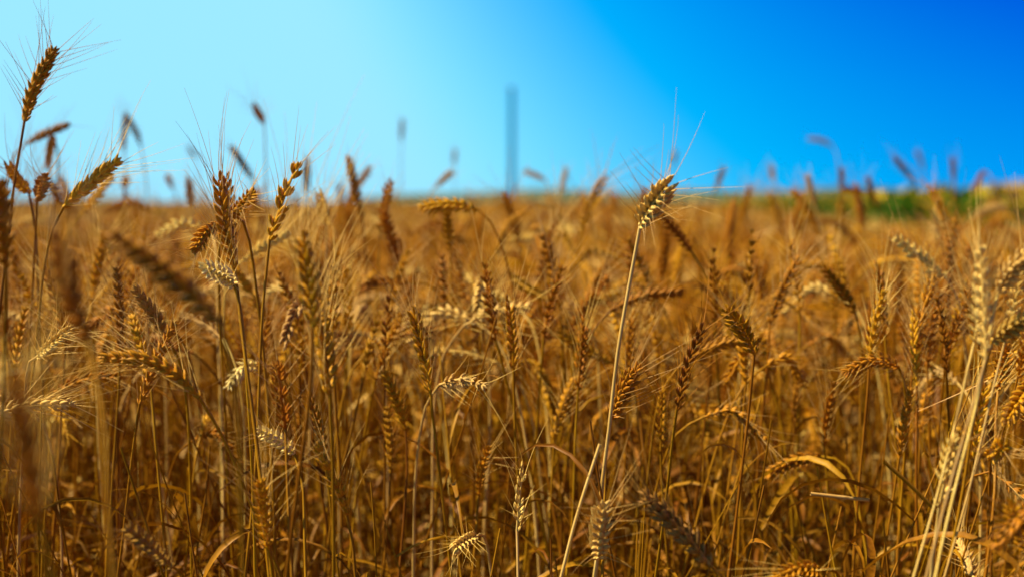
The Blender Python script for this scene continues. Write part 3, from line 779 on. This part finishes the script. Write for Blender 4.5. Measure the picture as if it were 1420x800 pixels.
def full_stalk(mb, pose, tone, h, rg, lod, origin=(0, 0, 0), rz=0.0):
    k = TI[tone]
    stem, ear = shape_points(pose, h, rg)
    c_, s_ = math.cos(rz), math.sin(rz)
    rot = lambda P: [np.array([p[0] * c_ - p[1] * s_ + origin[0], p[0] * s_ + p[1] * c_ + origin[1], p[2]]) for p in P]
    P = make_stem(mb, rot(stem), rg, lod, .0016 if lod < 2 else .0019, k)
    make_ear(rot(ear), mb, mb, rg, lod, rg.uniform(.03, .06), rg.uniform(.25, .5), .85, 1.0, ear_mat=k + 1, awn_mat=(k + 2) if tone != 'brown' else 2)
    for _ in range(int(rg.integers(2, 4)) if lod == 1 else 1):
        an = rg.uniform(0, 6.28); j = int(len(P) * rg.uniform(.35, .7))
        make_leaf(mb, P[j], (math.cos(an), math.sin(an)), rg, rg.uniform(.10, .24), rg.uniform(.006, .010), lod, TI[('gold', 'pale', 'gold', 'brown', 'gold', 'brown')[int(rg.integers(0, 6))]] + 3)


kind_no = 0
poses = ['upright', 'nodding', 'hooked', 'level']
tones = ['gold', 'gold', 'pale', 'gold', 'brown', 'gold', 'gold', 'gold']
for lod, num in ((1, 14), (2, 10)):
    for i in range(num):
        rg = np.random.default_rng(900 + kind_no)
        mb = MB(); full_stalk(mb, poses[i % 4], tones[(i * 3 + lod) % 8], .70, rg, lod)
        mb.build('kind_%03d' % kind_no, MT, None, coll=protos); kind_no += 1
for i in range(4):
    rg = np.random.default_rng(1900 + i); mb = MB()
    for j in range(26):
        full_stalk(mb, poses[int(rg.integers(0, 4))], tones[int(rg.integers(0, 8))], rg.uniform(.6, .8), rg, 2, (rg.uniform(-.5, .5), rg.uniform(-.5, .5), 0), rg.uniform(0, 6.28))
    mb.build('kind_%03d' % kind_no, MT, None, coll=protos); kind_no += 1


for i in range(8):                      # earless tillers: thin broken straw with dry blades
    rg = np.random.default_rng(2900 + i); mb = MB()
    for j in range(2):
        an = rg.uniform(0, 6.28); h = rg.uniform(.42, .70); l = rg.uniform(.02, .16) * (1 if j == 0 else 1.6)
        o = np.array([rg.uniform(-.03, .03), rg.uniform(-.03, .03), -.02]); dv = np.array([math.cos(an), math.sin(an), 0])
        P = make_stem(mb, [o, o + dv * l * .3 + [0, 0, h * .5], o + dv * l + [0, 0, h]], rg, 1, rg.uniform(.0008, .0014), TI[('gold', 'brown', 'gold')[int(rg.integers(0, 3))]])
        for _ in range(int(rg.integers(1, 4))):
            an = rg.uniform(0, 6.28)
            make_leaf(mb, P[int(len(P) * rg.uniform(.3, .95))], (math.cos(an), math.sin(an)), rg, rg.uniform(.07, .2), rg.uniform(.003, .008), 1, TI[('gold', 'brown', 'gold', 'brown')[int(rg.integers(0, 4))]] + 3)
    mb.build('kind_%03d' % kind_no, MT, None, coll=protos); kind_no += 1


def crop_edge(y):                       # x of the boundary with the flowering crop on the right
    return 3.25 + (y - 9) * .112 if y > 9 else 3.25 + (9 - y) * 1.1


pts, vi, rot, sca = [], [], [], []


def scatter(y0, y1, dens, ids, h0, h1, side=1.6, xw=.385, tall=.07, inside=False):
    area_w = lambda y: 2 * (xw * y + side)
    n = int(dens * (y1 - y0) * (area_w(y0) + area_w(y1)) / 2)
    ys = rng.uniform(y0, y1, int(n * 2.2)); xs = rng.uniform(-1, 1, len(ys)) * area_w(y1) / 2
    keep = np.abs(xs) < (xw * ys + side)
    ys, xs = ys[keep][:n], xs[keep][:n]
    for x, y in zip(xs, ys):
        if x > crop_edge(y): continue
        if y < 1.77 and not inside and abs(x) < .37 * y + .03 + .14 * max(0, 1.5 - y): continue
        pts.append((x, y, 0)); vi.append(int(rng.choice(ids)))
        rot.append((rng.normal(0, .07), rng.normal(0, .07), rng.uniform(0, 6.283)))
        s = rng.uniform(h0, h1) if rng.random() > tall or (y > 3.6 and x > .18 * y) else rng.uniform(h1, h1 + .10)
        if y > 3.6 and x > .18 * y: s *= .95                  # the headland beside the other crop is shorter
        sca.append(s / .70)


near, mid, far, bare = list(range(14)), list(range(14, 24)), list(range(24, 28)), list(range(28, 36))
scatter(0.75, 1.77, 560, near, .52, .70, 1.3)
scatter(0.80, 1.77, 110, near, .28, .42, 0.05, tall=0, inside=True)
scatter(1.10, 1.77, 330, bare, .50, .76, 0.05, tall=0, inside=True)
scatter(1.77, 4.5, 160, bare, .60, .80)      # short tillers and dry leaves low in the stand
scatter(1.77, 4.5, 700, near, .53, .72, tall=.08)
scatter(4.5, 10, 300, mid, .55, .72, tall=.08)
scatter(10, 26, 90, mid, .55, .68, 2.0, tall=.05)
scatter(26, 150, 1.3, far, .56, .67, 3.0, tall=0)
pm = bpy.data.meshes.new('wheat_field')
pm.from_pydata(pts, [], [])
for nme, typ, data, key in (('kind_index', 'INT', vi, 'value'), ('turn', 'FLOAT_VECTOR', np.array(rot).ravel(), 'vector'), ('size', 'FLOAT', sca, 'value')):
    at_ = pm.attributes.new(nme, typ, 'POINT'); at_.data.foreach_set(key, data)
field = bpy.data.objects.new('wheat_field', pm); C.objects.link(field)
field['kind'] = 'stuff'; field['label'] = 'dense mass of ripe golden wheat filling the field to the skyline'; field['category'] = 'wheat'


def instancer(name, coll):
    ng = bpy.data.node_groups.new(name, 'GeometryNodeTree')
    ng.interface.new_socket('Geometry', in_out='INPUT', socket_type='NodeSocketGeometry')
    ng.interface.new_socket('Geometry', in_out='OUTPUT', socket_type='NodeSocketGeometry')
    N = ng.nodes.new; L = ng.links.new
    gi, go, ip, ci = N('NodeGroupInput'), N('NodeGroupOutput'), N('GeometryNodeInstanceOnPoints'), N('GeometryNodeCollectionInfo')
    ci.inputs['Collection'].default_value = coll
    ci.inputs['Separate Children'].default_value = True; ci.inputs['Reset Children'].default_value = True
    def attr(nm_, t):
        a = N('GeometryNodeInputNamedAttribute'); a.data_type = t; a.inputs['Name'].default_value = nm_
        return [o for o in a.outputs if o.enabled and o.name == 'Attribute'][0]
    er = N('FunctionNodeEulerToRotation')
    L(gi.outputs[0], ip.inputs['Points']); L(ci.outputs[0], ip.inputs['Instance'])
    ip.inputs['Pick Instance'].default_value = True
    L(attr('kind_index', 'INT'), ip.inputs['Instance Index'])
    L(attr('turn', 'FLOAT_VECTOR'), er.inputs[0]); L(er.outputs[0], ip.inputs['Rotation'])
    L(attr('size', 'FLOAT'), ip.inputs['Scale'])
    L(ip.outputs[0], go.inputs[0])
    return ng


md = field.modifiers.new('scatter', 'NODES'); md.node_group = instancer('scatter_wheat', protos)

# ------------------------------------------------------------------ flowering green crop beyond the field on the right
def flat(name, a, b_, rough=.6, trans=.25):
    m = wheat_material(name, a, b_, trans, rough, (8, 8, 8), .1, .3, .15)
    return m


crop = bpy.data.collections.new('crop_kinds')
CM = [flat('crop_leaf', (0.07, 0.17, 0.008), (0.12, 0.26, 0.015)), flat('crop_flower', (0.62, 0.40, 0.004), (0.76, 0.54, 0.01)), flat('crop_disc', (0.10, 0.05, 0.01), (0.2, 0.1, 0.02))]
for i in range(5):
    rg = np.random.default_rng(70 + i); mb = MB()
    h = rg.uniform(.84, .90)
    tube(mb, [(0, 0, -.05), (.02, 0, h * .5), (0.03, .01, h)], [.014, .012, .008], 5, 0)
    for j in range(15):
        an = rg.uniform(0, 6.28); z = h * rg.uniform(.2, .95)
        make_leaf(mb, (0.02, 0, z), (math.cos(an), math.sin(an)), rg, rg.uniform(.16, .3), rg.uniform(.10, .17), 1, 0, .8)
    if i in (0, 2, 3):
        c = np.array([.03, .01, h + .02]); f = unit(np.array([-.5, -.75, .25]) + rg.normal(0, .25, 3)); sx = unit(np.cross(f, [0, 0, 1.0])); sy = np.cross(f, sx)
        for j in range(16):
            a = j * 2 * math.pi / 16; o = sx * math.cos(a) + sy * math.sin(a); w = np.cross(f, o)
            mb.add([c + o * .045 - w * .014, c + o * .045 + w * .014, c + o * .12 + w * .006 + f * .012, c + o * .12 - w * .006 + f * .012], [(0, 1, 2, 3)], 1)
        tube(mb, [c - f * .02, c - f * .005, c + f * .01, c + f * .016], [.02, .055, .05, .004], 10, 2)
    mb.build('kind_%03d' % i, CM, None, coll=crop)
pts, vi, rot, sca = [], [], [], []
for _ in range(11000):
    y = 7 + 68 * rng.random() ** 1.6; x = rng.uniform(crop_edge(y), crop_edge(y) + 26)
    if x > crop_edge(y) + .3 and x < .42 * y + 6:
        pts.append((x, y, 0)); vi.append(int(rng.integers(0, 5))); rot.append((rng.normal(0, .05), rng.normal(0, .05), rng.normal(0, .4))); sca.append(rng.uniform(.90, 1.04))
pm = bpy.data.meshes.new('flowering_crop'); pm.from_pydata(pts, [], [])
for nme, typ, data, key in (('kind_index', 'INT', vi, 'value'), ('turn', 'FLOAT_VECTOR', np.array(rot).ravel(), 'vector'), ('size', 'FLOAT', sca, 'value')):
    at_ = pm.attributes.new(nme, typ, 'POINT'); at_.data.foreach_set(key, data)
cf = bpy.data.objects.new('flowering_crop', pm); C.objects.link(cf)
cf['kind'] = 'stuff'; cf['label'] = 'strip of green crop with yellow flowers beyond the wheat on the right'; cf['category'] = 'crop'
md = cf.modifiers.new('scatter', 'NODES'); md.node_group = instancer('scatter_crop', crop)
